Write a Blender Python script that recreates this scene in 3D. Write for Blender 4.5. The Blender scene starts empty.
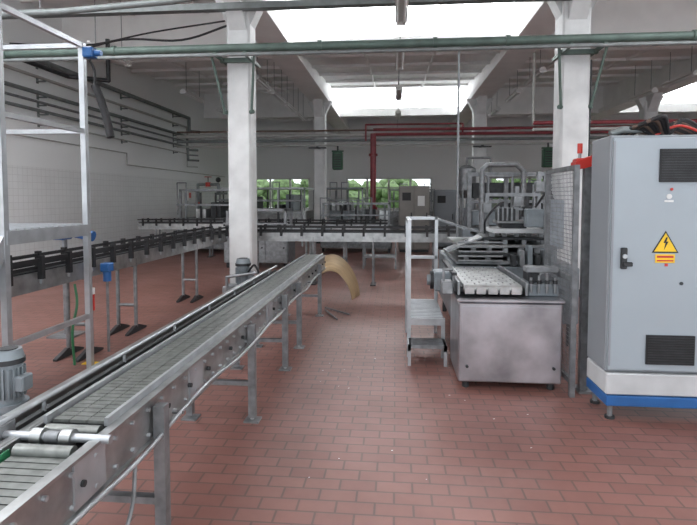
import bpy, math, random, bmesh
from mathutils import Vector, Matrix, Euler
random.seed(7)
S=bpy.context.scene
try:
    S.view_settings.view_transform='Standard'
    S.view_settings.look='None'
except Exception: pass

# ---------------- materials ----------------
def mat(name,col,rough=0.5,metal=0.0,var=0.12,scale=6.0,bump=0.0,emit=0.0,stretch=None):
    m=bpy.data.materials.new(name); m.use_nodes=True
    nt=m.node_tree; N=nt.nodes; L=nt.links
    b=N['Principled BSDF']
    b.inputs['Roughness'].default_value=rough; b.inputs['Metallic'].default_value=metal
    tc=N.new('ShaderNodeTexCoord'); mp=N.new('ShaderNodeMapping'); L.new(tc.outputs['Object'],mp.inputs[0])
    if stretch: mp.inputs['Scale'].default_value=stretch
    no=N.new('ShaderNodeTexNoise'); no.inputs['Scale'].default_value=scale; no.inputs['Detail'].default_value=5
    L.new(mp.outputs[0],no.inputs['Vector'])
    r=N.new('ShaderNodeValToRGB')
    r.color_ramp.elements[0].position=0.3; r.color_ramp.elements[1].position=0.7
    r.color_ramp.elements[0].color=tuple(c*(1-var) for c in col)+(1,)
    r.color_ramp.elements[1].color=tuple(min(1,c*(1+var)) for c in col)+(1,)
    L.new(no.outputs['Fac'],r.inputs[0]); L.new(r.outputs[0],b.inputs['Base Color'])
    if bump:
        bn=N.new('ShaderNodeBump'); bn.inputs['Strength'].default_value=bump; bn.inputs['Distance'].default_value=0.01
        L.new(no.outputs['Fac'],bn.inputs['Height']); L.new(bn.outputs[0],b.inputs['Normal'])
    if emit:
        b.inputs['Emission Color'].default_value=tuple(col)+(1,); b.inputs['Emission Strength'].default_value=emit
    return m
steel=mat('stainless_steel',(0.40,0.41,0.41),0.30,0.85,0.25,9)
steelb=mat('brushed_steel_panel',(0.42,0.42,0.45),0.30,0.85,0.35,3.0,0.12)
alu=mat('aluminium',(0.46,0.48,0.50),0.38,0.65,0.12,10)
galv=mat('galvanised_steel',(0.24,0.25,0.26),0.46,0.6,0.25,14)
dark=mat('dark_iron',(0.04,0.042,0.045),0.5,0.4,0.3,12)
black=mat('black_rubber',(0.015,0.015,0.017),0.55,0,0.3,12)
beltm=mat('chain_slat',(0.19,0.20,0.19),0.36,0.5,0.25,20)
green=mat('green_pipe_paint',(0.10,0.145,0.125),0.5,0.1,0.2,5)
greenb=mat('green_box_paint',(0.02,0.08,0.04),0.5,0,0.2,5)
greyp=mat('grey_pipe_paint',(0.19,0.21,0.21),0.5,0.2,0.2,6)
palep=mat('pale_pipe_paint',(0.42,0.42,0.40),0.5,0.1,0.1,6)
red=mat('red_pipe_paint',(0.23,0.03,0.04),0.4,0,0.2,5)
redb=mat('bright_red',(0.50,0.03,0.02),0.4,0,0.1,5)
blue=mat('blue_paint',(0.02,0.11,0.32),0.4,0,0.15,5)
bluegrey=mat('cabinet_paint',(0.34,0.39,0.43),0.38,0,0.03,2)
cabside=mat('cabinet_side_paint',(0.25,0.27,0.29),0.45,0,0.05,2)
white=mat('white_paint',(0.72,0.72,0.71),0.5,0,0.06,3)
plinth=mat('grey_white_plinth',(0.50,0.51,0.52),0.5,0,0.12,5)
concrete=mat('painted_concrete',(0.86,0.86,0.85),0.8,0,0.05,2.0,0.1)
colpaint=mat('column_paint',(0.66,0.67,0.67),0.7,0,0.12,3.0,0.2)
yellow=mat('yellow_paint',(0.85,0.55,0.02),0.5,0,0.05,5)
tan=mat('plywood_sheet',(0.36,0.255,0.14),0.6,0,0.18,5,0,stretch=(1,8,1))
motor=mat('motor_grey',(0.21,0.24,0.26),0.45,0.3,0.15,12)
greenhose=mat('green_plastic',(0.03,0.18,0.08),0.4,0,0.1,8)
leaf=mat('foliage',(0.14,0.21,0.09),0.8,0,0.6,5,0.5)
bark=mat('bark',(0.10,0.07,0.05),0.9,0,0.3,8)
grass=mat('grass',(0.14,0.22,0.09),0.9,0,0.3,4)
skyl=mat('frosted_skylight_glass',(0.95,0.97,1.0),0.4,0,0.02,2,0,emit=12.0)
fillglow=mat('added_roof_light_glow',(0.95,0.97,1.0),0.4,0,0.02,2,0,emit=7.0)  # glow for the added roof lights above the frame
tubem=mat('lamp_tube',(0.85,0.86,0.86),0.3,0,0.02,3)
brown=mat('rusty_brown',(0.14,0.09,0.07),0.6,0.2,0.3,8)

def brickmat(name,c1,c2,cm,bw,rh,ms,rough,axis='xy',grime=0.35,offset=0.5,split=None,upper=None):
    m=bpy.data.materials.new(name); m.use_nodes=True
    nt=m.node_tree; N=nt.nodes; L=nt.links; b=N['Principled BSDF']
    tc=N.new('ShaderNodeTexCoord'); sp=N.new('ShaderNodeSeparateXYZ'); cb=N.new('ShaderNodeCombineXYZ')
    L.new(tc.outputs['Object'],sp.inputs[0])
    a={'x':0,'y':1,'z':2}
    L.new(sp.outputs[a[axis[0]]],cb.inputs[0]); L.new(sp.outputs[a[axis[1]]],cb.inputs[1])
    br=N.new('ShaderNodeTexBrick'); br.offset=offset
    br.inputs['Scale'].default_value=1; br.inputs['Brick Width'].default_value=bw; br.inputs['Row Height'].default_value=rh
    br.inputs['Mortar Size'].default_value=ms; br.inputs['Mortar Smooth'].default_value=0.1
    br.inputs['Color1'].default_value=c1+(1,); br.inputs['Color2'].default_value=c2+(1,); br.inputs['Mortar'].default_value=cm+(1,)
    L.new(cb.outputs[0],br.inputs['Vector'])
    no=N.new('ShaderNodeTexNoise'); no.inputs['Scale'].default_value=1.1; no.inputs['Detail'].default_value=9; no.inputs['Roughness'].default_value=0.7
    L.new(tc.outputs['Object'],no.inputs['Vector'])
    rp=N.new('ShaderNodeValToRGB'); rp.color_ramp.elements[0].position=0.34; rp.color_ramp.elements[1].position=0.60
    k=1-grime; rp.color_ramp.elements[0].color=(k,k,k,1); rp.color_ramp.elements[1].color=(1,1,1,1)
    L.new(no.outputs['Fac'],rp.inputs[0])
    mx=N.new('ShaderNodeMixRGB'); mx.blend_type='MULTIPLY'; mx.inputs[0].default_value=1
    L.new(br.outputs['Color'],mx.inputs[1]); L.new(rp.outputs[0],mx.inputs[2])
    out=mx.outputs[0]
    if split is not None:
        gt=N.new('ShaderNodeMath'); gt.operation='GREATER_THAN'; gt.inputs[1].default_value=split
        L.new(sp.outputs[2],gt.inputs[0])
        m2=N.new('ShaderNodeMixRGB'); m2.inputs[2].default_value=upper+(1,)
        L.new(gt.outputs[0],m2.inputs[0]); L.new(out,m2.inputs[1]); out=m2.outputs[0]
    L.new(out,b.inputs['Base Color'])
    rr=N.new('ShaderNodeMapRange'); rr.inputs[3].default_value=rough+0.15; rr.inputs[4].default_value=rough-0.05
    L.new(no.outputs['Fac'],rr.inputs[0]); L.new(rr.outputs[0],b.inputs['Roughness'])
    if split is None:
        bp=N.new('ShaderNodeBump'); bp.invert=True; bp.inputs['Strength'].default_value=0.35; bp.inputs['Distance'].default_value=0.004
        L.new(br.outputs['Fac'],bp.inputs['Height']); L.new(bp.outputs[0],b.inputs['Normal'])
    return m
floorm=brickmat('red_clay_floor_tiles',(0.265,0.122,0.100),(0.225,0.100,0.082),(0.135,0.080,0.066),0.20,0.105,0.006,0.40,'xy',0.22)
wallL=brickmat('tiled_wall_paint',(0.84,0.86,0.86),(0.82,0.84,0.84),(0.66,0.67,0.67),0.15,0.15,0.004,0.35,'yz',0.05,0.0,2.3,(0.86,0.88,0.88))
wallN=brickmat('tiled_wall_paint_end',(0.78,0.80,0.81),(0.75,0.77,0.78),(0.57,0.58,0.59),0.15,0.15,0.004,0.35,'xz',0.05,0.0,1.0,(0.84,0.85,0.85))

# ---------------- mesh builder ----------------
class MB:
    def __init__(s): s.v=[];s.f=[];s.m=[];s.sm=[];s.mats=[]
    def mi(s,m):
        if m not in s.mats: s.mats.append(m)
        return s.mats.index(m)
    def add(s,vs,fs,m,smooth=False):
        o=len(s.v); s.v+= [tuple(p) for p in vs]; i=s.mi(m)
        for f in fs:
            s.f.append([o+a for a in f]); s.m.append(i); s.sm.append(smooth)
    def box(s,x0,x1,y0,y1,z0,z1,m,M=None):
        vs=[Vector(p) for p in [(x0,y0,z0),(x1,y0,z0),(x1,y1,z0),(x0,y1,z0),(x0,y0,z1),(x1,y0,z1),(x1,y1,z1),(x0,y1,z1)]]
        if M is not None: vs=[M@p for p in vs]
        s.add(vs,[(0,3,2,1),(4,5,6,7),(0,1,5,4),(1,2,6,5),(2,3,7,6),(3,0,4,7)],m)
    def bb(s,x0,x1,y0,y1,z0,z1,m,b=0.01):
        vs=[]
        idx={}
        xs=(x0,x1);ys=(y0,y1);zs=(z0,z1)
        def add(p): vs.append(p); return len(vs)-1
        for i in (0,1):
            for j in (0,1):
                for k in (0,1):
                    sx=b if i==0 else -b; sy=b if j==0 else -b; sz=b if k==0 else -b
                    idx[i,j,k,0]=add((xs[i],ys[j]+sy,zs[k]+sz)); idx[i,j,k,1]=add((xs[i]+sx,ys[j],zs[k]+sz)); idx[i,j,k,2]=add((xs[i]+sx,ys[j]+sy,zs[k]))
        F=[]
        for i in (0,1): F.append([idx[i,j,k,0] for j,k in ((0,0),(1,0),(1,1),(0,1))])
        for j in (0,1): F.append([idx[i,j,k,1] for i,k in ((0,0),(1,0),(1,1),(0,1))])
        for k in (0,1): F.append([idx[i,j,k,2] for i,j in ((0,0),(1,0),(1,1),(0,1))])
        for i in (0,1):
            for j in (0,1): F.append([idx[i,j,0,0],idx[i,j,1,0],idx[i,j,1,1],idx[i,j,0,1]])
            for k in (0,1): F.append([idx[i,0,k,0],idx[i,1,k,0],idx[i,1,k,2],idx[i,0,k,2]])
        for j in (0,1):
            for k in (0,1): F.append([idx[0,j,k,1],idx[1,j,k,1],idx[1,j,k,2],idx[0,j,k,2]])
        for i in (0,1):
            for j in (0,1):
                for k in (0,1): F.append([idx[i,j,k,0],idx[i,j,k,1],idx[i,j,k,2]])
        s.add(vs,F,m)
    def cyl(s,p1,p2,r,m,n=12,r2=None,cap=True):
        p1=Vector(p1);p2=Vector(p2); r2=r if r2 is None else r2
        d=(p2-p1); 
        if d.length<1e-6: return
        d.normalize(); a=Vector((0,0,1)) if abs(d.z)<0.9 else Vector((1,0,0))
        u=d.cross(a).normalized(); w=d.cross(u)
        vs=[];fs=[]
        for i in range(n):
            t=2*math.pi*i/n; q=u*math.cos(t)+w*math.sin(t)
            vs.append(p1+q*r); vs.append(p2+q*r2)
        for i in range(n):
            j=(i+1)%n; fs.append((2*i,2*j,2*j+1,2*i+1))
        s.add(vs,fs,m,True)
        if cap:
            s.add(vs[0::2],[tuple(range(n))],m); s.add(vs[1::2],[tuple(range(n))],m)
    def sph(s,c,r,m,n=10,sc=(1,1,1)):
        vs=[];fs=[];h=n//2+1
        for i in range(h+1):
            ph=math.pi*i/h
            for j in range(n):
                t=2*math.pi*j/n
                vs.append((c[0]+r*sc[0]*math.sin(ph)*math.cos(t),c[1]+r*sc[1]*math.sin(ph)*math.sin(t),c[2]+r*sc[2]*math.cos(ph)))
        for i in range(h):
            for j in range(n):
                k=(j+1)%n; fs.append((i*n+j,i*n+k,(i+1)*n+k,(i+1)*n+j))
        s.add(vs,fs,m,True)
    def tube(s,pts,r,m,n=10):
        for a,b in zip(pts,pts[1:]): s.cyl(a,b,r,m,n)
        for p in pts[1:-1]: s.sph(p,r*1.02,m,n)
    def hose(s,pts,r,m,n=8,k=6):
        P=[Vector(p) for p in pts]; P=[P[0]*2-P[1]]+P+[P[-1]*2-P[-2]]
        out=[]
        for i in range(1,len(P)-2):
            for t in range(k):
                t=t/k; a,b,c,d=P[i-1],P[i],P[i+1],P[i+2]
                out.append(0.5*((2*b)+(c-a)*t+(2*a-5*b+4*c-d)*t*t+(3*b-a-3*c+d)*t**3))
        out.append(P[-2]); s.tube(out,r,m,n)
    def prism(s,poly,axis,a,b,m):
        n=len(poly)
        def P(p,t):
            if axis=='x': return (t,p[0],p[1])
            if axis=='y': return (p[0],t,p[1])
            return (p[0],p[1],t)
        vs=[P(p,a) for p in poly]+[P(p,b) for p in poly]
        fs=[tuple(range(n)),tuple(range(2*n-1,n-1,-1))]+[(i,(i+1)%n,n+(i+1)%n,n+i) for i in range(n)]
        s.add(vs,fs,m)
    def obj(s,name,parent=None):
        me=bpy.data.meshes.new(name); me.from_pydata(s.v,[],s.f)
        for m in s.mats: me.materials.append(m)
        me.polygons.foreach_set('material_index',s.m); me.polygons.foreach_set('use_smooth',s.sm)
        bm=bmesh.new(); bm.from_mesh(me); bmesh.ops.recalc_face_normals(bm,faces=bm.faces); bm.to_mesh(me); bm.free()
        o=bpy.data.objects.new(name,me); S.collection.objects.link(o)
        if parent: o.parent=parent
        return o

# ---------------- room shell ----------------
XL,XR,Y0,YN=-8.15,13.85,-3.0,27.0
b=MB(); b.box(XL-0.3,XR+0.3,Y0,YN+0.3,-0.2,0,floorm); b.obj('floor')
b=MB(); b.box(XL-0.3,XL,Y0,YN,0,7,wallL); b.obj('wall_left')
b=MB(); b.box(XR,XR+0.3,Y0,YN,0,7,wallL); b.obj('wall_right')
wins=[(-7.75,-4.5),(-2.6,1.9),(3.6,7.9),(8.9,12.9)]; WZ0,WZ1=1.0,2.65
b=MB()
b.box(XL-0.3,XR+0.3,YN,YN+0.3,0,WZ0,wallN); b.box(XL-0.3,XR+0.3,YN,YN+0.3,WZ1,7,wallN)
xs=[XL-0.3]+[x for w in wins for x in w]+[XR+0.3]
for i in range(0,len(xs),2): b.box(xs[i],xs[i+1],YN,YN+0.3,WZ0,WZ1,wallN)
b.obj('wall_back')
for i,(a,c) in enumerate(wins):
    b=MB(); t=0.05
    b.box(a,c,YN+.1,YN+.18,WZ0,WZ0+.07,white); b.box(a,c,YN+.1,YN+.18,WZ1-.07,WZ1,white); b.box(a,c,YN+.1,YN+.18,2.1,2.15,white)
    n=int(round((c-a)/1.1))
    for k in range(n+1):
        x=a+(c-a)*k/n; x=min(max(x,a+t),c-t); b.box(x-t,x+t,YN+.1,YN+.18,WZ0,WZ1,white)
    b.box(a-.05,c+.05,YN-.08,YN+.12,WZ0-.05,WZ0,white)
    b.obj('skylight_%d'%(i+1))
G=[-6.6,2.8,12.2,21.6,31.0]; ZA,ZB=5.3,6.05
BX=[XL,-2.65,2.85,8.35,XR]
def zs(y,i): return ZA+(ZB-ZA)*(y-G[i])/(G[i+1]-G[i])
def roofz(y):
    for i in range(4):
        if G[i]<=y<=G[i+1]: return zs(y,i)
def isglaz(i,j): return j==1 or (j==3 and i>=1) or i==0  # nearest row, unseen overhead, is glazed in every bay to add light
b=MB()
for i in range(4):
    ya=max(G[i],Y0); yb=min(G[i+1],YN)
    b.prism([(ya,zs(ya,i)),(yb,zs(yb,i)),(yb,zs(yb,i)+.15),(ya,zs(ya,i)+.15)],'x',XL-0.3,XR+0.3,concrete)
    y=ya+0.2
    while y<yb-0.1:
        z=zs(y,i); b.box(XL,XR,y-.04,y+.04,z-.08,z+.01,concrete); y+=1.55
    for j in range(4):
        for q in (1,2):
            x=BX[j]+(BX[j+1]-BX[j])*q/3
            b.prism([(ya,zs(ya,i)-.07),(yb,zs(yb,i)-.07),(yb,zs(yb,i)+.02),(ya,zs(ya,i)+.02)],'x',x-.03,x+.03,concrete)
for i,g in enumerate(G[1:4]):
    for j in range(4):
        if not isglaz(i,j): b.box(BX[j],BX[j+1],g-.04,g+.08,ZA,ZB+.1,concrete)
b.obj('ceiling')
n=4
for i,g in enumerate(G[1:4]):
    for j in range(4):
        if isglaz(i,j):
            n+=1; q=MB(); a,c=BX[j]+.16,BX[j+1]-.16  # glowing skylight pane in the roof step
            q.box(a,c,g,g+.03,ZA+.02,ZB+.08,skyl)
            q.obj('skylight_%d'%n)
for (xa,xb,ya,yb) in ((-7.4,-3.4,4.6,7.0),(-7.4,-3.4,-1.2,1.2),(3.7,7.6,4.6,6.6)):  # glowing roof panels, out of view, added to brighten walls and side bays
    n+=1; q=MB(); z=zs(ya,1 if ya>2.8 else 0)-.13
    q.box(xa,xb,ya,yb,z,z+.03,fillglow)
    for k in range(5):
        x=xa+(xb-xa)*k/4; q.box(x-.03,x+.03,ya,yb,z-.02,z,white)
    q.box(xa-.05,xb+.05,ya-.06,ya,z-.03,z+.12,white); q.box(xa-.05,xb+.05,yb,yb+.06,z-.03,z+.12,white)
    q.obj('skylight_%d'%n)
for x in BX[1:4]:
    q=MB()
    for i in range(4):
        ya=max(G[i],Y0); yb=min(G[i+1],YN)
        q.prism([(ya,4.97),(yb,4.97),(yb,zs(yb,i)+.02),(ya,zs(ya,i)+.02)],'x',x-.14,x+.14,concrete)
        q.box(x-.33,x+.33,ya,yb,4.95,5.12,concrete)
    q.obj('roof_girder')
for g in G[1:4]:
    q=MB(); q.box(XL,XR,g-.12,g+.12,4.98,5.31,concrete); q.obj('roof_valley_beam')
def column(x,y,w=.42):
    q=MB(); h=w/2
    q.bb(x-h,x+h,y-h,y+h,0,4.78,colpaint,.03)
    q.prism([(x-h+.01,4.5),(x+h-.01,4.5),(x+h+.22,4.96),(x-h-.22,4.96)],'y',y-.14,y+.14,colpaint)
    q.prism([(y-h+.01,4.4),(y+h-.01,4.4),(y+h+.45,4.96),(y-h-.45,4.96)],'x',x-.14,x+.14,colpaint)
    q.box(x-h-.015,x+h+.015,y-h-.015,y+h+.015,0,.12,dark)
    return q.obj('concrete_column')
for x in BX[1:4]:
    for y in (8.8,18.1): column(x,y,.40 if x<0 else .44)
# ---------------- overhead services ----------------
def pipe_run(name,pts,r,m,extra=None):
    q=MB(); q.tube(pts,r,m,12)
    if extra: extra(q)
    return q.obj(name)
yp=8.2
q=MB(); q.tube([(-7.7,yp,4.0),(11.5,yp,4.0)],.065,green,14)
for x in (-6.5,-4.6,-1.2,.6,1.7,4.4,6.0): q.cyl((x-.03,yp,4.0),(x+.03,yp,4.0),.085,green,14)
for x in (-2.65,2.85):
    q.box(x-.26,x-.21,8.1,9.0,3.87,3.92,green); q.box(x+.23,x+.28,8.1,9.0,3.87,3.92,green)
    q.box(x-.28,x+.30,8.5,8.57,3.86,3.93,green)
q.obj('green_steam_pipe')
pipe_run('thin_overhead_pipe',[(-7.7,8.0,3.84),(11.5,8.0,3.84)],.028,greyp)
pipe_run('thin_overhead_pipe',[(-7.7,8.42,3.98),(11.5,8.42,3.98)],.025,galv)
q=MB(); q.box(-7.7,11.5,8.3,8.45,4.66,4.76,greyp)
for x in (-6,-4,-1,1.2,4.5,6.5): q.cyl((x,8.38,4.7),(x,8.38,5.6),.012,galv,6)
q.obj('cable_tray')
q=MB(); q.tube([(-7.7,7.7,4.45),(-5.2,7.75,4.5),(-3.4,7.8,4.62),(-2.2,7.8,4.8),(-2.2,7.8,5.65)],.05,greyp); q.obj('bent_overhead_pipe')
q=MB(); q.hose([(-7.6,9.6,4.55),(-6.3,9.4,4.35),(-5.0,9.2,4.5),(-3.8,9.0,4.4),(-2.9,8.9,4.6)],.02,black); q.hose([(-7.6,9.7,4.65),(-6.0,9.5,4.5),(-4.4,9.2,4.62),(-2.9,8.95,4.7)],.016,black)
q.obj('sagging_cables')
for x in (-2.65,2.85):
    q=MB()
    for sx in (-1,1):
        q.tube([(x+sx*.23,8.58,3.05),(x+sx*.36,8.3,3.95)],.022,green)
        q.cyl((x+sx*.2,8.62,3.05),(x+sx*.26,8.58,3.05),.035,green)
    q.obj('pipe_support_bracket')
q=MB(); q.tube([(3.10,8.75,1.2),(3.10,8.75,3.8)],.02,palep); q.bb(3.07,3.16,8.66,8.84,1.4,1.62,palep,.01); q.tube([(3.10,8.66,1.5),(3.10,8.66,3.8)],.014,dark); q.obj('electrical_conduit')
pipe_run('drop_pipe',[(0.95,8.05,3.86),(0.95,8.05,0)],.018,galv)
wp=[(3.95,.045,greyp,-7.98),(3.75,.03,galv,-7.98),(3.55,.038,greyp,-7.95),(4.3,.035,palep,-7.98),(3.3,.02,palep,-8.0),(4.65,.06,greyp,-7.9)]
for z,r,m,x in wp:
    q=MB(); q.tube([(x,2,z),(x,19.3,z),(x,19.3,z-.5),(x+.3,19.6,z-.5)],r,m,10)
    for k in range(5): 
        y=4+k*3.6; q.box(XL,x+r+.01,y-.02,y+.02,z-r-.03,z-r,greyp); q.box(XL,XL+.02,y-.03,y+.03,z-r-.06,z+r+.03,greyp)
    q.obj('wall_pipe')
pipe_run('wall_conduit',[(-8.1,6,2.95),(-8.1,15,2.95),(-8.1,15,2.6),(-8.1,24,2.6)],.016,palep)
q=MB(); q.tube([(-7.6,9.0,4.42),(-7.6,11.5,4.42),(-6.9,12.0,4.42),(-6.9,12.0,5.4)],.05,dark); q.obj('vent_pipe')
q=MB()
for dz,m,r in ((3.72,palep,.06),(3.55,greyp,.05),(3.38,palep,.035),(3.88,brown,.03)):
    q.tube([(-7.6,17.5,dz),(8.4,17.5,dz)],r,m,10)
for z in (3.72,3.88): q.tube([(-.75,17.4,z),(8.4,17.4,z)],.05,red)
for x in (-2.65,2.85):
    q.box(x-.04,x+.04,17.4,17.9,3.3,3.34,dark); q.box(x-.3,x+.3,17.42,17.58,3.28,3.32,dark)
q.tube([(-1.0,17.4,3.5),(-1.0,17.4,4.05),(2.2,17.4,4.05),(2.2,17.4,3.72)],.03,red)
q.tube([(-.75,17.4,3.75),(-.75,17.4,0.02)],.10,red,14); q.cyl((-.75,17.4,1.2),(-.75,17.4,1.3),.15,red); q.cyl((-.75,17.4,3.0),(-.75,17.4,3.08),.15,red)
q.cyl((-.75,17.4,0),(-.75,17.4,.04),.18,red)
q.obj('red_pipe_rack')
q=MB()
q.tube([(3.2,12.5,3.35),(8.4,12.5,3.35)],.045,red); q.tube([(3.2,12.5,3.2),(8.4,12.5,3.2)],.04,palep)
q.tube([(3.2,12.5,3.35),(3.2,12.5,5.2)],.03,palep); q.tube([(8.0,12.5,3.35),(8.0,12.5,5.2)],.03,palep)
q.obj('red_side_pipe')
def heater(x,y,z):
    q=MB(); q.bb(x-.17,x+.17,y-.15,y+.15,z-.3,z+.3,greenb,.03)
    for k in range(6): q.box(x-.13,x+.13,y-.17,y-.15,z-.22+k*.08,z-.19+k*.08,black)
    q.tube([(x,y,z+.3),(x,y,z+.5)],.03,dark); q.box(x-.2,x+.2,y-.05,y+.05,z+.3,z+.35,greenb)
    q.obj('unit_heater')
heater(-1.95,17.42,2.85); heater(4.95,17.42,2.9)
def fixture(x,y,z,top):
    q=MB(); L=1.5
    q.prism([(x-.03,z+.08),(x+.03,z+.08),(x+.10,z),(x-.10,z)],'y',y-L/2,y+L/2,white)
    for sx in (-.05,.05): q.cyl((x+sx,y-L/2+.03,z-.025),(x+sx,y+L/2-.03,z-.025),.018,tubem,8)
    for yy in (y-L/2,y+L/2-.03): q.box(x-.08,x+.08,yy,yy+.03,z-.05,z+.02,white)
    for yy in (y-.5,y+.5): q.cyl((x,yy,z+.07),(x,yy,top-.01),.008,galv,6)
    q.obj('fluorescent_light')
for y in (8,11.0,14.6,18.4,23.5): fixture(.08,y,4.5,roofz(y))
for y in (11.6,13.5,15.3,17.1,19,): fixture(-3.5,y,4.6,roofz(y))
for y in (10.8,13.6,16,19): fixture(3.5,y,4.65,roofz(y))
for y in (14,16): fixture(7.2,y,4.6,roofz(y))
for y in (10.5,15,18): fixture(-6.0,y,4.6,roofz(y))

# ---------------- conveyors ----------------
def slats(q,x0,x1,y0,y1,z,m,pitch=.045,seg=1,gap=.008):
    y=y0
    w=(x1-x0)/seg
    while y<y1-.01:
        for k in range(seg): q.box(x0+k*w+.002,x0+(k+1)*w-.002,y,y+pitch-gap,z-.012,z,m)
        y+=pitch
q=MB()
ys,ye=1.0,7.6
XB=-1.345
for x in (-1.06,XB): 
    q.box(x-.012,x+.012,ys,ye,.55,.745,steel)
    s=1 if x>-1.2 else -1
    q.box(min(x,x+s*.03),max(x,x+s*.03),ys,ye,.735,.747,steel); q.box(min(x,x+s*.03),max(x,x+s*.03),ys,ye,.55,.562,steel)
slats(q,-1.305,-1.095,1.82,ye,.755,beltm,.038,3,.005)
slats(q,-1.305,-1.095,ys,1.60,.72,beltm,.038,1,.006)
q.box(-1.33,-1.08,ys,ye,.65,.67,dark); q.box(-1.31,-1.09,1.82,ye,.735,.742,dark)
q.box(-1.325,-1.32,ys,1.62,.69,.735,greenhose)
q.box(-1.085,-1.07,1.8,ye,.745,.775,alu); q.box(-1.325,-1.312,1.8,ye,.745,.775,alu)
q.cyl((-1.52,1.70,.745),(-1.0,1.70,.745),.016,alu,14)
for x in (-1.27,-1.16): q.cyl((x-.02,1.70,.745),(x+.02,1.70,.745),.03,steel,16)
q.cyl((-1.19,1.70,.745),(-1.24,1.70,.745),.024,galv,6)
q.bb(-1.47,-1.40,1.64,1.76,.70,.79,galv,.01)
for yy in (1.79,1.63):
    q.cyl((-1.305,yy,.725),(-1.095,yy,.725),.025,beltm,14)
q.box(-1.50,-1.47,ys,6.0,.60,.755,steel); q.box(-1.50,-1.45,ys,6.0,.755,.765,steel); q.box(-1.43,-1.405,ys,6.0,.70,.745,dark)
q.cyl((-1.41,ys,.79),(-1.41,6.0,.79),.010,alu,8)
y=1.3
while y<6: q.box(-1.48,-1.34,y,y+.04,.60,.64,steel); q.cyl((-1.41,y,.74),(-1.41,y,.79),.008,alu,6); y+=.62
y=1.15
while y<ye:
    for z in (.59,.70): q.cyl((-1.05,y,z),(-1.035,y,z),.009,alu,8)
    if int(y*10)%3==0: q.cyl((-1.05,y+.05,.645),(-1.03,y+.05,.645),.012,dark,8)
    y+=.13
for y in (1.55,2.5,4.1,5.5): q.box(-1.052,-1.04,y,y+.18,.57,.73,alu)
pts=[(-1.0+.012*math.sin(k*1.3),1.05+k*.42,.585+.012*math.sin(k*2.1)) for k in range(15)]
q.hose(pts,.009,alu,8,4)
for k in range(0,15,3): q.cyl((-1.05,1.05+k*.42,.585),(-.995,1.05+k*.42,.585),.008,galv,8)
for y in (2.12,3.55,4.66,5.36,6.85):
    q.box(-1.04,-.99,y-.025,y+.025,.03,.70,galv); q.box(-1.07,-.96,y-.05,y+.05,0,.012,galv); q.cyl((-1.018,y,.01),(-1.018,y,.05),.014,alu,8)
    q.box(-1.50,-1.455,y-.025,y+.025,.03,.65,galv); q.box(-1.53,-1.42,y-.05,y+.05,0,.012,galv)
    q.box(-1.48,-1.02,y-.02,y+.02,.26,.29,galv)
    q.box(-1.48,-1.02,y-.02,y+.02,.52,.55,galv)
q.obj('slat_chain_conveyor')
q=MB(); q.hose([(-1.02,1.9,.55),(-.98,1.8,.45),(-.97,1.7,.38),(-.97,1.6,.42),(-1.02,1.5,.55)],.008,galv); q.obj('pneumatic_hose')
def vmotor(name,x,y,z0,s=1.0,m=motor,stand=True):
    q=MB(); R=.065*s
    q.cyl((x,y,z0),(x,y,z0+.2*s),R,m,20)
    for k in range(20):
        t=k*math.pi/10; M=Matrix.Translation((x,y,0))@Matrix.Rotation(t,4,'Z'); q.box(R*.9,R*1.17,-.004,.004,z0+.03*s,z0+.18*s,m,M)
    q.cyl((x,y,z0+.2*s),(x,y,z0+.225*s),R*1.18,dark,20); q.cyl((x,y,z0+.225*s),(x,y,z0+.27*s),R*1.12,m,20,R*.95)
    q.cyl((x,y,z0+.27*s),(x,y,z0+.275*s),R*.7,dark,16)
    q.cyl((x,y,z0-.03*s),(x,y,z0),R*1.35,m,20)
    q.bb(x-.07*s,x+.07*s,y-.07*s,y+.07*s,z0-.15*s,z0-.03*s,m,.012)
    q.bb(x+R*.8,x+R*1.6,y-.04*s,y+.04*s,z0+.06*s,z0+.14*s,m,.006)
    q.cyl((x,y,z0-.09*s),(x+.10*s,y,z0-.09*s),.02*s,alu,12)
    if stand:
        q.cyl((x,y,0.01),(x,y,z0-.15*s),.025,galv,10); q.box(x-.12,x+.12,y-.12,y+.12,0,.015,galv)
    return q
vmotor('gear_motor',-1.72,2.12,.69,.88).obj('gear_motor')
q=vmotor('gear_motor',-1.95,6.45,.47,1.3,motor)
q.bb(-2.12,-1.72,6.25,6.65,.14,.28,dark,.015); q.cyl((-1.86,6.3,.36),(-1.60,6.3,.36),.055,motor,16); q.bb(-2.18,-2.05,6.3,6.55,.28,.48,galv,.01)
q.hose([(-1.87,6.4,.66),(-1.75,6.3,.75),(-1.67,6.3,.5),(-1.72,6.4,.27)],.014,black)
q.tube([(-2.12,6.3,0.01),(-2.12,6.3,.60),(-1.72,6.3,.66)],.018,galv)
q.bb(-1.80,-1.68,6.3,6.5,.42,.60,dark,.01)
q.obj('gear_motor')
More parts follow.
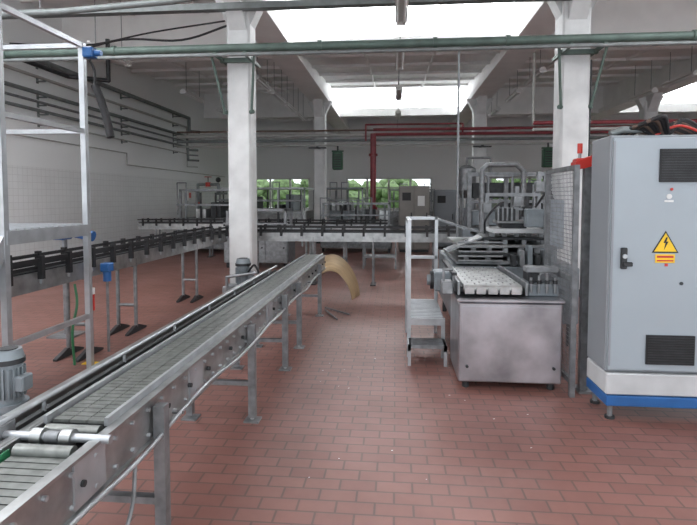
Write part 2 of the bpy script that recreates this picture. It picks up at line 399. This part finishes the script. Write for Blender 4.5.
def guided(q,p0,p1,z):
    p0=Vector(p0);p1=Vector(p1); d=(p1-p0); L=d.length; d.normalize(); M=Matrix.Translation((p0.x,p0.y,0))@Matrix.Rotation(math.atan2(d.y,d.x),4,'Z')
    w=.13
    for s in (-1,1):
        a,c=sorted((s*w,s*(w-.015))); q.box(0,L,a,c,z-.18,z-.02,steel,M)
        a,c=sorted((s*(w+.03),s*(w+.01))); q.box(0,L,a,c,z+.07,z+.10,black,M)
        q.box(0,L,min(s*(w-.04),s*(w-.025)),max(s*(w-.04),s*(w-.025)),z+.0,z+.03,black,M)
        k=.15
        while k<L:
            a,c=sorted((s*(w+.0),s*(w+.045)));q.box(k-.02,k+.02,a,c,z-.08,z+.12,black,M); 
            q.box(k-.012,k+.012,min(s*(w+.01),s*(w+.03)),max(s*(w+.01),s*(w+.03)),z-.12,z-.05,alu,M); k+=.38
    q.box(0,L,-w+.02,w-.02,z-.04,z-.01,dark,M)
    q.box(0,L,-w+.015,w-.015,z-.15,z-.14,steel,M)
q=MB(); zc=.98
guided(q,(-3.2,.6),(-3.2,9.2),zc)
for y in (1.6,4.9,5.85,7.75):
    for s in (-1,1):
        q.cyl((-3.2+s*.11,y,.06),(-3.2+s*.11,y,zc-.1),.022,galv,10)
    q.box(-3.33,-3.07,y-.02,y+.02,zc-.2,zc-.15,galv)
    q.tube([(-3.31,y,.32),(-3.09,y,.32)],.018,galv)
    for s in (-1,1):
        q.prism([(y-.22,0),(y+.22,0),(y+.22,.02),(y+.04,.08),(y-.04,.08),(y-.22,.02)],'x',-3.2+s*.11-.02,-3.2+s*.11+.02,dark)
q.obj('bottle_conveyor')
q=MB()
guided(q,(-3.0,9.45),(1.1,9.45),zc)
for x in (-2.6,-1.5,-.4,.7):
    for s in (-1,1): q.cyl((x,9.45+s*.11,0.01),(x,9.45+s*.11,zc-.1),.022,galv,10)
    q.tube([(x,9.34,.3),(x,9.56,.3)],.018,galv); q.box(x-.05,x+.05,9.28,9.62,0,.02,dark)
q.obj('bottle_conveyor')
q=MB()
guided(q,(-7.0,13.6),(-.2,13.6),.92)
for x in (-6.5,-5,-3.6,-2.2,-.8):
    for s in (-1,1): q.cyl((x,13.6+s*.11,0.01),(x,13.6+s*.11,.82),.022,galv,8)
    q.box(x-.05,x+.05,13.4,13.8,0,.02,dark)
q.obj('bottle_conveyor')

# ---------------- crossover step platform ----------------
q=MB(); xa,xb,ya,yb=-3.75,-2.80,3.45,4.45; zt=2.98; zp=1.36; t=.024
def post(x,y,z0,z1,m=alu,t=t): q.box(x-t,x+t,y-t,y+t,z0,z1,m)
for x in (xa,xb):
    for y in (ya,yb): post(x,y,0,zt); q.box(x-.04,x+.04,y-.04,y+.04,0,.015,black)
    for z in (zt,2.22): q.box(x-.02,x+.02,ya,yb,z-.04,z,alu)
    q.box(x-.03,x+.03,ya,yb,zp-.10,zp,alu)
    q.box(x-.02,x+.02,ya,yb,.50,.54,alu)
q.box(xa,xb,ya,yb,zp-.03,zp,galv)
q.box(xa,xb,ya-.02,ya+.02,zp-.10,zp,alu); q.box(xa,xb,yb-.02,yb+.02,zp-.10,zp,alu)
for k in range(12): q.box(xa,xb,ya+.04+k*.08,ya+.06+k*.08,zp,zp+.01,alu)
for z in (zt,2.22): q.box(xa,xb,yb-.02,yb+.02,z-.04,z,alu)
for x in (xa,xb):
    q.prism([(ya,zp),(ya,zp-.16),(2.65,0.02),(2.5,0.02),(2.5,.1)],'x',x-.02,x+.02,alu)
    q.tube([(x,ya,2.22),(x,2.75,1.25)],.02,alu); q.tube([(x,2.75,1.25),(x,2.75,.35)],.02,alu)
for k in range(1,6):
    z=zp*k/6; y=2.55+(ya-2.55)*k/6; q.box(xa,xb,y-.1,y+.1,z-.03,z,galv)
st=q.obj('crossover_stairs')
q=MB(); q.bb(-2.776,-2.68,4.40,4.50,2.85,2.94,blue,.01); q.cyl((-2.68,4.45,2.89),(-2.62,4.45,2.89),.025,blue); 
q.hose([(-2.72,4.5,2.62),(-2.67,4.5,2.5),(-2.62,4.52,2.3),(-2.58,4.5,2.15)],.035,black,10)
q.hose([(-2.74,4.46,2.84),(-2.72,4.5,2.75),(-2.72,4.5,2.6)],.012,black)
q.obj('air_gun',st)
q=MB()
q.hose([(-3.02,4.75,.80),(-2.95,4.75,.6),(-2.97,4.75,.42),(-3.0,4.75,.3),(-3.0,4.75,.02)],.012,galv)
q.cyl((-2.96,4.75,.66),(-2.96,4.75,.50),.03,redb); q.cyl((-2.96,4.75,.72),(-2.96,4.75,.66),.034,white)
q.obj('power_plug_cable')
q=MB(); q.hose([(-3.03,4.6,.78),(-2.98,4.55,.6),(-3.0,4.5,.35),(-3.02,4.55,.02)],.012,greenhose); q.obj('green_hose')
q=MB(); q.bb(-3.02,-2.92,5.0,5.10,.84,.93,blue,.01); q.cyl((-2.97,5.05,.74),(-2.97,5.05,.84),.04,blue); q.cyl((-2.97,5.05,.0),(-2.97,5.05,.74),.014,galv); q.obj('blue_drive_motor')
q=MB(); q.cyl((-3.75,5.6,1.22),(-3.45,5.6,1.16),.06,blue,16); q.bb(-3.9,-3.75,5.5,5.7,1.12,1.28,blue,.02); q.cyl((-3.8,5.6,.01),(-3.8,5.6,1.12),.03,galv); q.box(-3.95,-3.65,5.45,5.75,0,.02,galv); q.obj('blue_motor')
q=MB(); q.box(-3.0,-2.3,4.62,4.70,.001,.006,yellow); q.obj('yellow_floor_marking')

# ---------------- right control cabinet ----------------
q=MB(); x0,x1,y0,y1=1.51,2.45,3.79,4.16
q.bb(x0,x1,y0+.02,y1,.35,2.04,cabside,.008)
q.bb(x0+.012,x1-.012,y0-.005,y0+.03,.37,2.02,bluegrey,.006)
q.bb(x0-.0,x1,y0-.01,y1,.19,.345,plinth,.008)
q.bb(x0+.0,x1,y0-.02,y1,.11,.185,blue,.006)
for x in (x0+.05,x1-.05):
    for y in (y0+.04,y1-.05): q.cyl((x,y,.02),(x,y,.12),.02,galv,8); q.cyl((x,y,0),(x,y,.02),.035,dark,10)
def vent(xa,xb,za,zb):
    q.box(xa,xb,y0-.018,y0-.004,za,zb,black)
    z=za+.012
    while z<zb-.01: q.box(xa+.01,xb-.01,y0-.026,y0-.016,z,z+.006,dark); z+=.018
vent(1.83,2.15,1.71,1.94); vent(1.775,2.10,.42,.63)
q.bb(1.585,1.625,y0-.03,y0-.004,1.10,1.25,dark,.005); q.bb(1.595,1.655,y0-.05,y0-.03,1.12,1.15,dark,.005); q.cyl((1.605,y0-.04,1.19),(1.605,y0-.004,1.19),.016,alu)
yy=y0-.006
def tri(c,z,h,d,m):
    w=h*.577; q.prism([(c-w,z),(c+w,z),(c,z+h)],'y',yy-d,yy,m)
tri(1.885,1.215,.155,.003,black); tri(1.885,1.224,.13,.005,yellow)
q.prism([(1.888,1.325),(1.870,1.285),(1.884,1.285),(1.874,1.235),(1.903,1.295),(1.889,1.295),(1.898,1.325)],'y',yy-.007,yy,black)
q.box(1.82,1.95,yy-.004,yy,1.145,1.205,yellow); q.box(1.83,1.94,yy-.006,yy,1.18,1.195,redb); q.box(1.83,1.94,yy-.006,yy,1.155,1.165,redb)
q.box(1.885,1.905,yy-.004,yy,1.12,1.14,redb)
q.cyl((1.90,y0-.012,1.61),(1.90,y0,1.61),.018,white,14); q.cyl((1.915,y0-.012,1.66),(1.915,y0,1.66),.010,redb,12); q.box(1.87,1.93,yy-.003,yy,1.57,1.585,white)
q.cyl((2.0,y0-.012,1.0),(2.0,y0,1.0),.012,dark)
for z in (.5,1.9): q.bb(2.40,2.43,y0-.03,y0,z-.04,z+.04,dark,.004)
q.box(1.52,1.535,y0-.008,y0,.4,2.0,cabside)
q.obj('electrical_control_cabinet')
q=MB(); dz=-.038
for k in range(9):
    dx=k*.018
    q.hose([(1.60+dx,4.08,2.10+dz),(1.72+dx,4.0-.02*k,2.14+.009*k+dz),(1.86+dx,4.02,2.115+dz),(1.98+dx,4.05,2.15+.008*k+dz),(2.2+dx,4.1,2.10+dz)],.016,black if k%3 else brown)
q.hose([(1.9,4.0,2.10+dz),(2.0,3.98,2.15+dz),(2.1,4.0,2.16+dz),(2.25,4.0,2.10+dz)],.010,redb)
q.tube([(1.58,4.0,2.11+dz),(1.66,4.0,2.14+dz),(1.85,4.0,2.14+dz)],.026,greyp)
q.obj('hydraulic_hose_bundle')
q=MB()
q.prism([(1.44,1.82),(1.60,1.86),(1.72,1.97),(1.72,2.03),(1.60,1.95),(1.44,1.89)],'y',4.3,4.42,redb)
q.bb(1.45,1.52,4.32,4.42,1.86,1.92,redb,.01)
q.box(1.52,1.58,4.32,4.38,0,1.85,galv); q.box(1.50,1.64,4.28,4.45,0,.02,galv)
q.cyl((1.49,4.36,1.91),(1.49,4.36,1.98),.012,galv); q.cyl((1.49,4.36,1.96),(1.49,4.36,2.04),.020,redb,14)
q.obj('red_guard_arm')
q=MB(); gx=1.42
for y in (4.22,4.98): q.box(gx-.02,gx+.02,y-.02,y+.02,.0,1.86,galv)
for z in (.12,.95,1.84): q.box(gx-.015,gx+.015,4.22,4.98,z-.02,z+.02,galv)
k=0
while 4.25+k*.035<4.97: q.cyl((gx,4.25+k*.035,.12),(gx,4.25+k*.035,1.84),.0028,galv,4,cap=False); k+=1
k=0
while .15+k*.035<1.83: q.cyl((gx,4.22,.15+k*.035),(gx,4.98,.15+k*.035),.0028,galv,4,cap=False); k+=1
q.obj('wire_mesh_guard')

# ---------------- packing machine ----------------
q=MB()
q.bb(.53,1.37,4.31,4.95,.06,.735,steelb,.012)
q.bb(.515,1.385,4.295,4.96,.735,.765,steelb,.008)
q.box(.56,1.34,4.302,4.312,.10,.70,steelb)
for x in (.6,1.3):
    for y in (4.38,4.88): q.cyl((x,y,0),(x,y,.07),.03,dark)
q.cyl((1.3,4.30,.2),(1.3,4.28,.2),.012,dark); q.cyl((.6,4.30,.2),(.6,4.28,.2),.012,dark)
q.box(.56,1.08,4.45,5.6,.80,.84,dark)
y=4.42; r_=0
while y<5.5:
    off=.05 if r_%2 else 0
    x=.58-off
    while x<1.05:
        a=max(x,.58); c=min(x+.095,1.06)
        if c-a>.02: q.prism([(y,.85),(y+.01,.866),(y+.055,.870),(y+.064,.85)],'x',a+.005,c-.005,steel)
        x+=.10
    y+=.080; r_+=1
q.cyl((.58,4.42,.83),(1.06,4.42,.83),.035,steel,16)
for k in range(5): q.bb(.585+k*.096,.668+k*.096,4.37,4.385,.79,.85,steel,.004)
for x in (.53,1.09): q.box(x,x+.02,4.4,5.6,.78,.89,galv)
q.box(.5,.54,4.55,5.6,.92,.945,dark)
for y in (4.6,5.0,5.4): q.box(.51,.53,y,y+.03,.85,.93,galv)
q.bb(.36,.52,4.75,5.0,.74,.92,motor,.015); q.cyl((.30,4.87,.83),(.53,4.87,.83),.05,motor,16); q.cyl((.33,4.87,.83),(.36,4.87,.83),.085,dark,18)
q.bb(.40,.5,4.45,4.6,.77,.88,galv,.01); q.tube([(.42,4.5,.88),(.42,4.5,.98),(.5,4.5,.98)],.012,galv)
q.bb(1.12,1.38,4.45,4.8,.765,.87,motor,.01)
for k in range(4): q.cyl((1.14+.065*k,4.42,.80),(1.14+.065*k,4.42,.93+.02*(k%3)),.012,galv); q.cyl((1.14+.065*k,4.42,.88),(1.14+.065*k,4.42,.91),.02,dark)
q.bb(1.12,1.39,4.5,4.62,.96,1.01,galv,.006); q.bb(1.15,1.24,4.55,4.75,.87,1.0,dark,.01)
q.cyl((1.30,4.6,.9),(1.30,4.9,.9),.045,galv,14)
q.bb(.62,1.95,5.62,7.4,.25,.86,motor,.015)
for x in (.7,1.88):
    for y in (5.7,7.3): q.cyl((x,y,0),(x,y,.26),.03,dark)
z=.88
for k,(a,c,yy0,yy1,m) in enumerate([(.66,1.85,5.66,7.2,galv),(.75,1.70,5.75,7.0,dark),(.70,1.80,5.9,7.1,steel),(1.0,1.80,6.0,7.0,dark)]):
    q.bb(a,c,yy0,yy1,z,z+.03,m,.006)
    for j in range(5): q.box(a+.1+j*(c-a-.25)/4,a+.15+j*(c-a-.25)/4,yy0+.1,yy0+.16,z+.03,z+.08,galv)
    z+=.08
q.bb(1.10,1.66,5.95,6.4,1.20,1.25,plinth,.006); q.bb(1.16,1.55,6.0,6.3,1.31,1.34,steel,.006); q.bb(1.22,1.5,6.05,6.25,1.25,1.31,dark,.006)
for k in range(5): q.cyl((.68,5.64,.92+k*.05),(1.15,5.64,.92+k*.05),.012,galv,10)
for k in range(6): q.bb(1.22+.08*k,1.27+.08*k,5.5,5.62,.88,1.0+.05*(k%3),[dark,galv,motor][k%3],.006)
M=Matrix.Translation((.78,6.9,1.25))@Matrix.Rotation(.3,4,'Y'); q.box(-.36,.30,-.25,.25,-.012,.012,galv,M)
M=Matrix.Translation((.78,6.0,1.08))@Matrix.Rotation(-.4,4,'Y'); q.box(-.22,.2,-.15,.15,-.01,.01,galv,M)
for x,h,m in ((1.12,1.66,galv),(1.30,1.55,dark),(1.48,1.74,galv),(1.60,1.62,dark),(1.74,1.92,galv)):
    q.box(x-.022,x+.022,6.45,6.50,.9,h,m)
    q.cyl((x,6.7,.9),(x,6.7,h-.15),.02,galv); q.bb(x-.05,x+.05,6.4,6.52,h-.25,h-.12,m,.008)
q.box(1.1,1.76,6.44,6.51,1.62,1.66,galv); q.box(1.1,1.76,6.44,6.51,1.45,1.48,galv)
q.bb(1.66,1.80,5.7,5.9,1.05,1.58,bluegrey,.01)
q.bb(1.42,1.60,5.72,5.88,1.28,1.48,motor,.01); q.bb(1.15,1.35,5.95,6.1,1.34,1.48,dark,.01)
for k in range(4): q.cyl((1.16+.05*k,5.95,1.34),(1.16+.05*k,5.95,1.50),.012,galv)
q.hose([(1.2,5.9,1.55),(1.1,5.8,1.5),(1.0,5.85,1.35),(1.02,6.0,1.2)],.012,black)
q.hose([(1.7,5.75,1.58),(1.6,5.6,1.68),(1.5,5.7,1.5)],.012,black)
q.obj('packing_machine')
q=MB(); X0,X1,Ya,Yb=.14,.50,5.15,6.1
q.box(X0,.49,Ya,Yb,.37,.40,galv); 
for k in range(14): q.box(X0+.01,.48,Ya+.03+k*.066,Ya+.05+k*.066,.40,.406,alu)
for x in (X0,.48):
    for y in (Ya,Yb): q.box(x-.018,x+.018,y-.018,y+.018,0,1.38 if (y==Yb or x==X0) else .4,alu)
q.box(X0,.49,Ya-.02,Ya+.01,.33,.40,alu); q.box(X0,.49,Yb-.01,Yb+.02,.33,.40,alu)
for z in (1.38,.92,): q.box(X0-.018,X0+.018,Ya,Yb,z-.035,z,alu); q.box(X0,.49,Yb-.018,Yb+.018,z-.035,z,alu)
q.box(X0,.49,Ya-.28,Ya-.02,.17,.20,galv)
for x in (X0,.48): q.box(x-.015,x+.015,Ya-.28,Ya,.14,.2,alu); q.box(x-.015,x+.015,Ya-.28,Ya-.25,0,.2,alu)
q.obj('operator_step_platform')

q=MB()
q.bb(1.3,3.0,10.2,10.95,.2,1.0,motor,.02)
for x in (1.35,2.95):
    for y in (10.3,10.85): q.cyl((x,y,0),(x,y,.22),.04,dark)
for x in (1.45,2.15,2.9): q.box(x-.04,x+.04,10.3,10.38,1.0,2.1,galv)
q.box(1.4,2.95,10.28,10.4,2.02,2.10,galv); q.box(1.4,2.95,10.28,10.4,1.5,1.56,galv)
q.bb(2.2,2.9,10.35,10.8,1.05,1.5,dark,.02); q.bb(1.5,2.1,10.35,10.9,1.05,1.35,motor,.02); q.bb(1.5,2.8,10.35,10.8,1.6,1.9,dark,.02)
q.tube([(1.62,9.9,1.0),(1.62,9.9,2.12),(1.72,9.9,2.22),(2.25,9.9,2.22),(2.38,9.9,2.1),(2.38,9.9,1.0)],.05,galv)
q.tube([(1.75,10,1.0),(1.75,10,2.0),(2.2,10,2.0),(2.2,10,1.0)],.03,galv)
for x in (1.62,2.38): q.cyl((x,9.9,0),(x,9.9,1.0),.05,galv)
for x in (1.75,2.2): q.cyl((x,10,0),(x,10,1.0),.035,galv)
q.obj('filling_machine')
q=MB(); hx=1.95
q.cyl((hx,14.5,1.8),(hx,14.5,2.4),.26,galv,20); q.cyl((hx,14.5,2.4),(hx,14.5,2.5),.26,galv,20,.1); q.cyl((hx,14.5,1.6),(hx,14.5,1.8),.12,galv,20,.26)
for t in (0,2.09,4.19): q.cyl((hx+.25*math.cos(t),14.5+.25*math.sin(t),0),(hx+.25*math.cos(t),14.5+.25*math.sin(t),2.0),.03,galv)
q.tube([(hx,14.5,2.5),(hx,14.5,2.7),(2.6,14.5,2.7),(2.6,14.5,1.5)],.03,galv); q.cyl((2.6,14.5,0),(2.6,14.5,1.5),.03,galv)
q.obj('steel_hopper_tank')
def machine(name,x0,x1,y0,y1,h,m,seed=1,dk=dark):
    r=random.Random(seed); q=MB()
    q.bb(x0,x1,y0,y1,.12,h*.55,m,.02)
    for x in (x0+.08,x1-.08):
        for y in (y0+.08,y1-.08): q.cyl((x,y,0),(x,y,.13),.04,dark); q.box(x-.03,x+.03,y-.03,y+.03,h*.5,h,galv)
    q.box(x0+.05,x1-.05,y0+.05,y1-.05,h-.05,h,m)
    n=max(2,int((x1-x0)/.4)); w=(x1-x0)/n
    for k in range(n):
        q.bb(x0+k*w+.03,x0+(k+1)*w-.03,y0-.02,y0+.01,.18,h*.52,m,.006); q.cyl((x0+(k+.8)*w,y0-.04,h*.35),(x0+(k+.8)*w,y0,h*.35),.02,dark)
        if r.random()<.75: q.bb(x0+k*w+.05,x0+(k+.8)*w,y0+.15,y1-.2,h*.55,h*(.65+.25*r.random()),r.choice([m,dk,steel,motor,dk]),.01)
        q.cyl((x0+(k+.5)*w,y0+.1,h*.55),(x0+(k+.5)*w,y0+.1,h*.95),.03,r.choice([galv,dark]))
        if r.random()<.5: q.tube([(x0+k*w,y0+.05,h*.6),(x0+k*w,y0+.05,h*1.1),(x0+(k+.6)*w,y0+.05,h*1.1),(x0+(k+.6)*w,y0+.05,h*.7)],.02,galv,6)
    q.box(x0,x1,y0-.03,y0,h*.74,h*.77,galv)
    return q.obj(name)
machine('labelling_machine',-6.3,-4.5,14.4,15.8,1.85,galv,2)
machine('bottle_washer',-6.9,-3.4,19.5,22,2.0,steel,3)
machine('palletizer',-3.0,-1.2,20.0,22.0,2.0,motor,4)
machine('rinsing_machine',-2.2,-.1,15.0,16.2,1.45,galv,6)
machine('wrapping_machine',5.0,8.0,18.8,21,2.1,galv,9)
machine('capping_machine',3.3,4.9,11.2,12.3,1.9,motor,11)
machine('crate_unloader',-.3,1.6,20.5,22,1.95,galv,15)
machine('sorting_machine',2.9,4.6,15.0,16.4,1.9,motor,21)
machine('inspection_machine',-3.9,-2.4,11.4,12.2,1.35,galv,33)
def cab(name,x0,x1,y0,y1,h,m):
    q=MB(); q.bb(x0,x1,y0,y1,.08,h,m,.015); q.box(x0+.03,x1-.03,y0+.03,y1-.03,0,.08,dark)
    k=(x0+x1)/2
    for a,c in ((x0,k),(k,x1)): q.bb(a+.02,c-.02,y0-.02,y0+.005,.12,h-.04,m,.006); q.bb(c-.1,c-.07,y0-.04,y0-.015,h*.5,h*.6,dark,.003)
    q.box(x0+.1,x0+.35,y0-.026,y0-.015,h*.78,h*.9,black); q.box(k+.1,k+.3,y0-.03,y0-.015,h*.7,h*.85,white)
    return q.obj(name)
cabm=mat('beige_grey_paint',(0.22,0.205,0.19),0.5,0,.1,3)
cab('switch_cabinet',.1,1.0,15.2,15.8,1.95,cabm)
cab('switch_cabinet',1.2,2.5,16.2,16.8,1.85,cabside)
def table(x,y,w=.9,h=.8):
    q=MB(); q.box(x-w/2,x+w/2,y-.3,y+.3,h-.04,h,galv); q.box(x-w/2+.03,x+w/2-.03,y-.27,y+.27,.25,.28,galv)
    for sx in (-1,1):
        for sy in (-1,1): q.box(x+sx*(w/2-.04)-.02,x+sx*(w/2-.04)+.02,y+sy*.26-.02,y+sy*.26+.02,0,h-.04,galv)
    q.bb(x-.2,x+.1,y-.15,y+.15,h,h+.18,motor,.01)
    q.obj('work_table')
table(-1.5,11.2); table(-.35,11.8,.8,.75)
q=MB()
for x in (-5.5,-4.7,-3.9,-3.1): q.cyl((x,16.9,0),(x,16.9,1.9),.025,alu)
for z in (1.9,1.5,1.1): q.tube([(-5.5,16.9,z),(-3.1,16.9,z)],.025,alu)
q.tube([(-3.1,16.9,1.9),(-2.95,16.2,.05)],.025,alu)
q.obj('guard_railing')
q=MB()
q.tube([(-6.6,16.8,0),(-6.6,16.8,2.05),(-5.9,16.8,2.05),(-5.9,16.8,1.7)],.05,greyp)
q.tube([(-5.9,16.8,1.75),(-5.6,16.8,1.75)],.04,greyp); q.cyl((-6.25,16.8,1.98),(-6.25,16.8,2.12),.09,redb); q.cyl((-6.25,16.8,2.12),(-6.25,16.8,2.3),.015,dark); q.cyl((-6.25,16.8,2.29),(-6.25,16.8,2.31),.12,redb,16)
q.cyl((-6.6,16.8,0),(-6.6,16.8,.03),.12,greyp); q.cyl((-6.6,16.8,1.4),(-6.6,16.8,1.46),.09,redb); q.sph((-5.9,16.8,2.2),.09,dark)
q.obj('steam_valve')
q=MB(); q.bb(-8.14,-8.05,19.5,19.8,1.5,1.9,white,.01); q.box(-8.05,-8.045,19.55,19.75,1.6,1.8,redb); q.obj('wall_notice_box')

# curved plywood sheet (bent over, resting on both edges)
q=MB(); n=30; cx=-.98
vs=[];fs=[]
for i in range(n+1):
    u=i/n
    t=math.radians(128-128*u)
    for (R,yy,dx,dz,h) in ((.36,7.95,-.03,.0,1.30),(.35,7.95,-.03,.0,1.30),(.50,8.4,-.06,.0,1.34),(.49,8.4,-.06,.0,1.34)):
        zz=dz+R*math.sin(t)*h
        vs.append((cx+dx+R*math.cos(t)*.85+.10*max(0,u-.6), yy, max(.006,zz)))
for i in range(n):
    a=i*4;c=a+4
    fs+= [(a,a+2,c+2,c),(a+1,c+1,c+3,a+3),(a,c,c+1,a+1),(a+2,a+3,c+3,c+2)]
q.add(vs,fs,tan,True)
q.obj('curved_plywood_sheet')
q=MB()
q.tube([(-1.0,7.3,.02),(-.62,6.9,.02)],.012,galv); q.tube([(-.98,7.15,.02),(-.75,6.6,.02)],.012,galv)
q.obj('loose_steel_bar')
q=MB()
for k in range(22):
    x=random.uniform(-.6,1.2);y=random.uniform(2.6,6.5);a=random.uniform(.006,.014)
    if .1<x and y>4.2: x-=1.1
    q.add([(x,y,.002),(x+a,y+a*.3,.004),(x+a*.8,y+a,.003),(x-a*.2,y+a*.7,.003)],[(0,1,2,3)],white)
q.obj('paper_scraps')
# ---------------- outside ----------------
q=MB(); q.box(-30,40,27.35,70,-.3,-.05,grass); q.obj('lawn')
def tree(x,y,h):
    q=MB(); q.cyl((x,y,-.05),(x,y,h*.6),.16,bark,10,.1)
    for k in range(16):
        q.sph((x+random.uniform(-1.6,1.6),y+random.uniform(-1,1),h*random.uniform(.35,.85)),random.uniform(.5,.9),leaf,12,(1,1,.8))
    o=q.obj('tree'); 
    tx=bpy.data.textures.new('leafnoise','CLOUDS'); tx.noise_scale=.35
    sd=o.modifiers.new('sub','SUBSURF'); sd.levels=1; sd.render_levels=1
    d=o.modifiers.new('d','DISPLACE'); d.texture=tx; d.strength=.5
for k in range(13): tree(-18+k*3.2+random.uniform(-.5,.5),random.uniform(34,42),random.uniform(2.6,4.2))

# ---------------- light ----------------
w=bpy.data.worlds.new('overcast_sky'); S.world=w; w.use_nodes=True
w.node_tree.nodes['Background'].inputs[0].default_value=(.90,.95,1,1); w.node_tree.nodes['Background'].inputs[1].default_value=2.2
# ---------------- camera ----------------
cam=bpy.data.cameras.new('camera'); co=bpy.data.objects.new('camera',cam); S.collection.objects.link(co); S.camera=co
cam.sensor_width=36; cam.lens=36*515/697; cam.clip_start=.05; cam.clip_end=300
co.location=(0,0,1.6); co.rotation_euler=(math.radians(90-3),0,math.radians(5.2))
cam.shift_y=-0.054
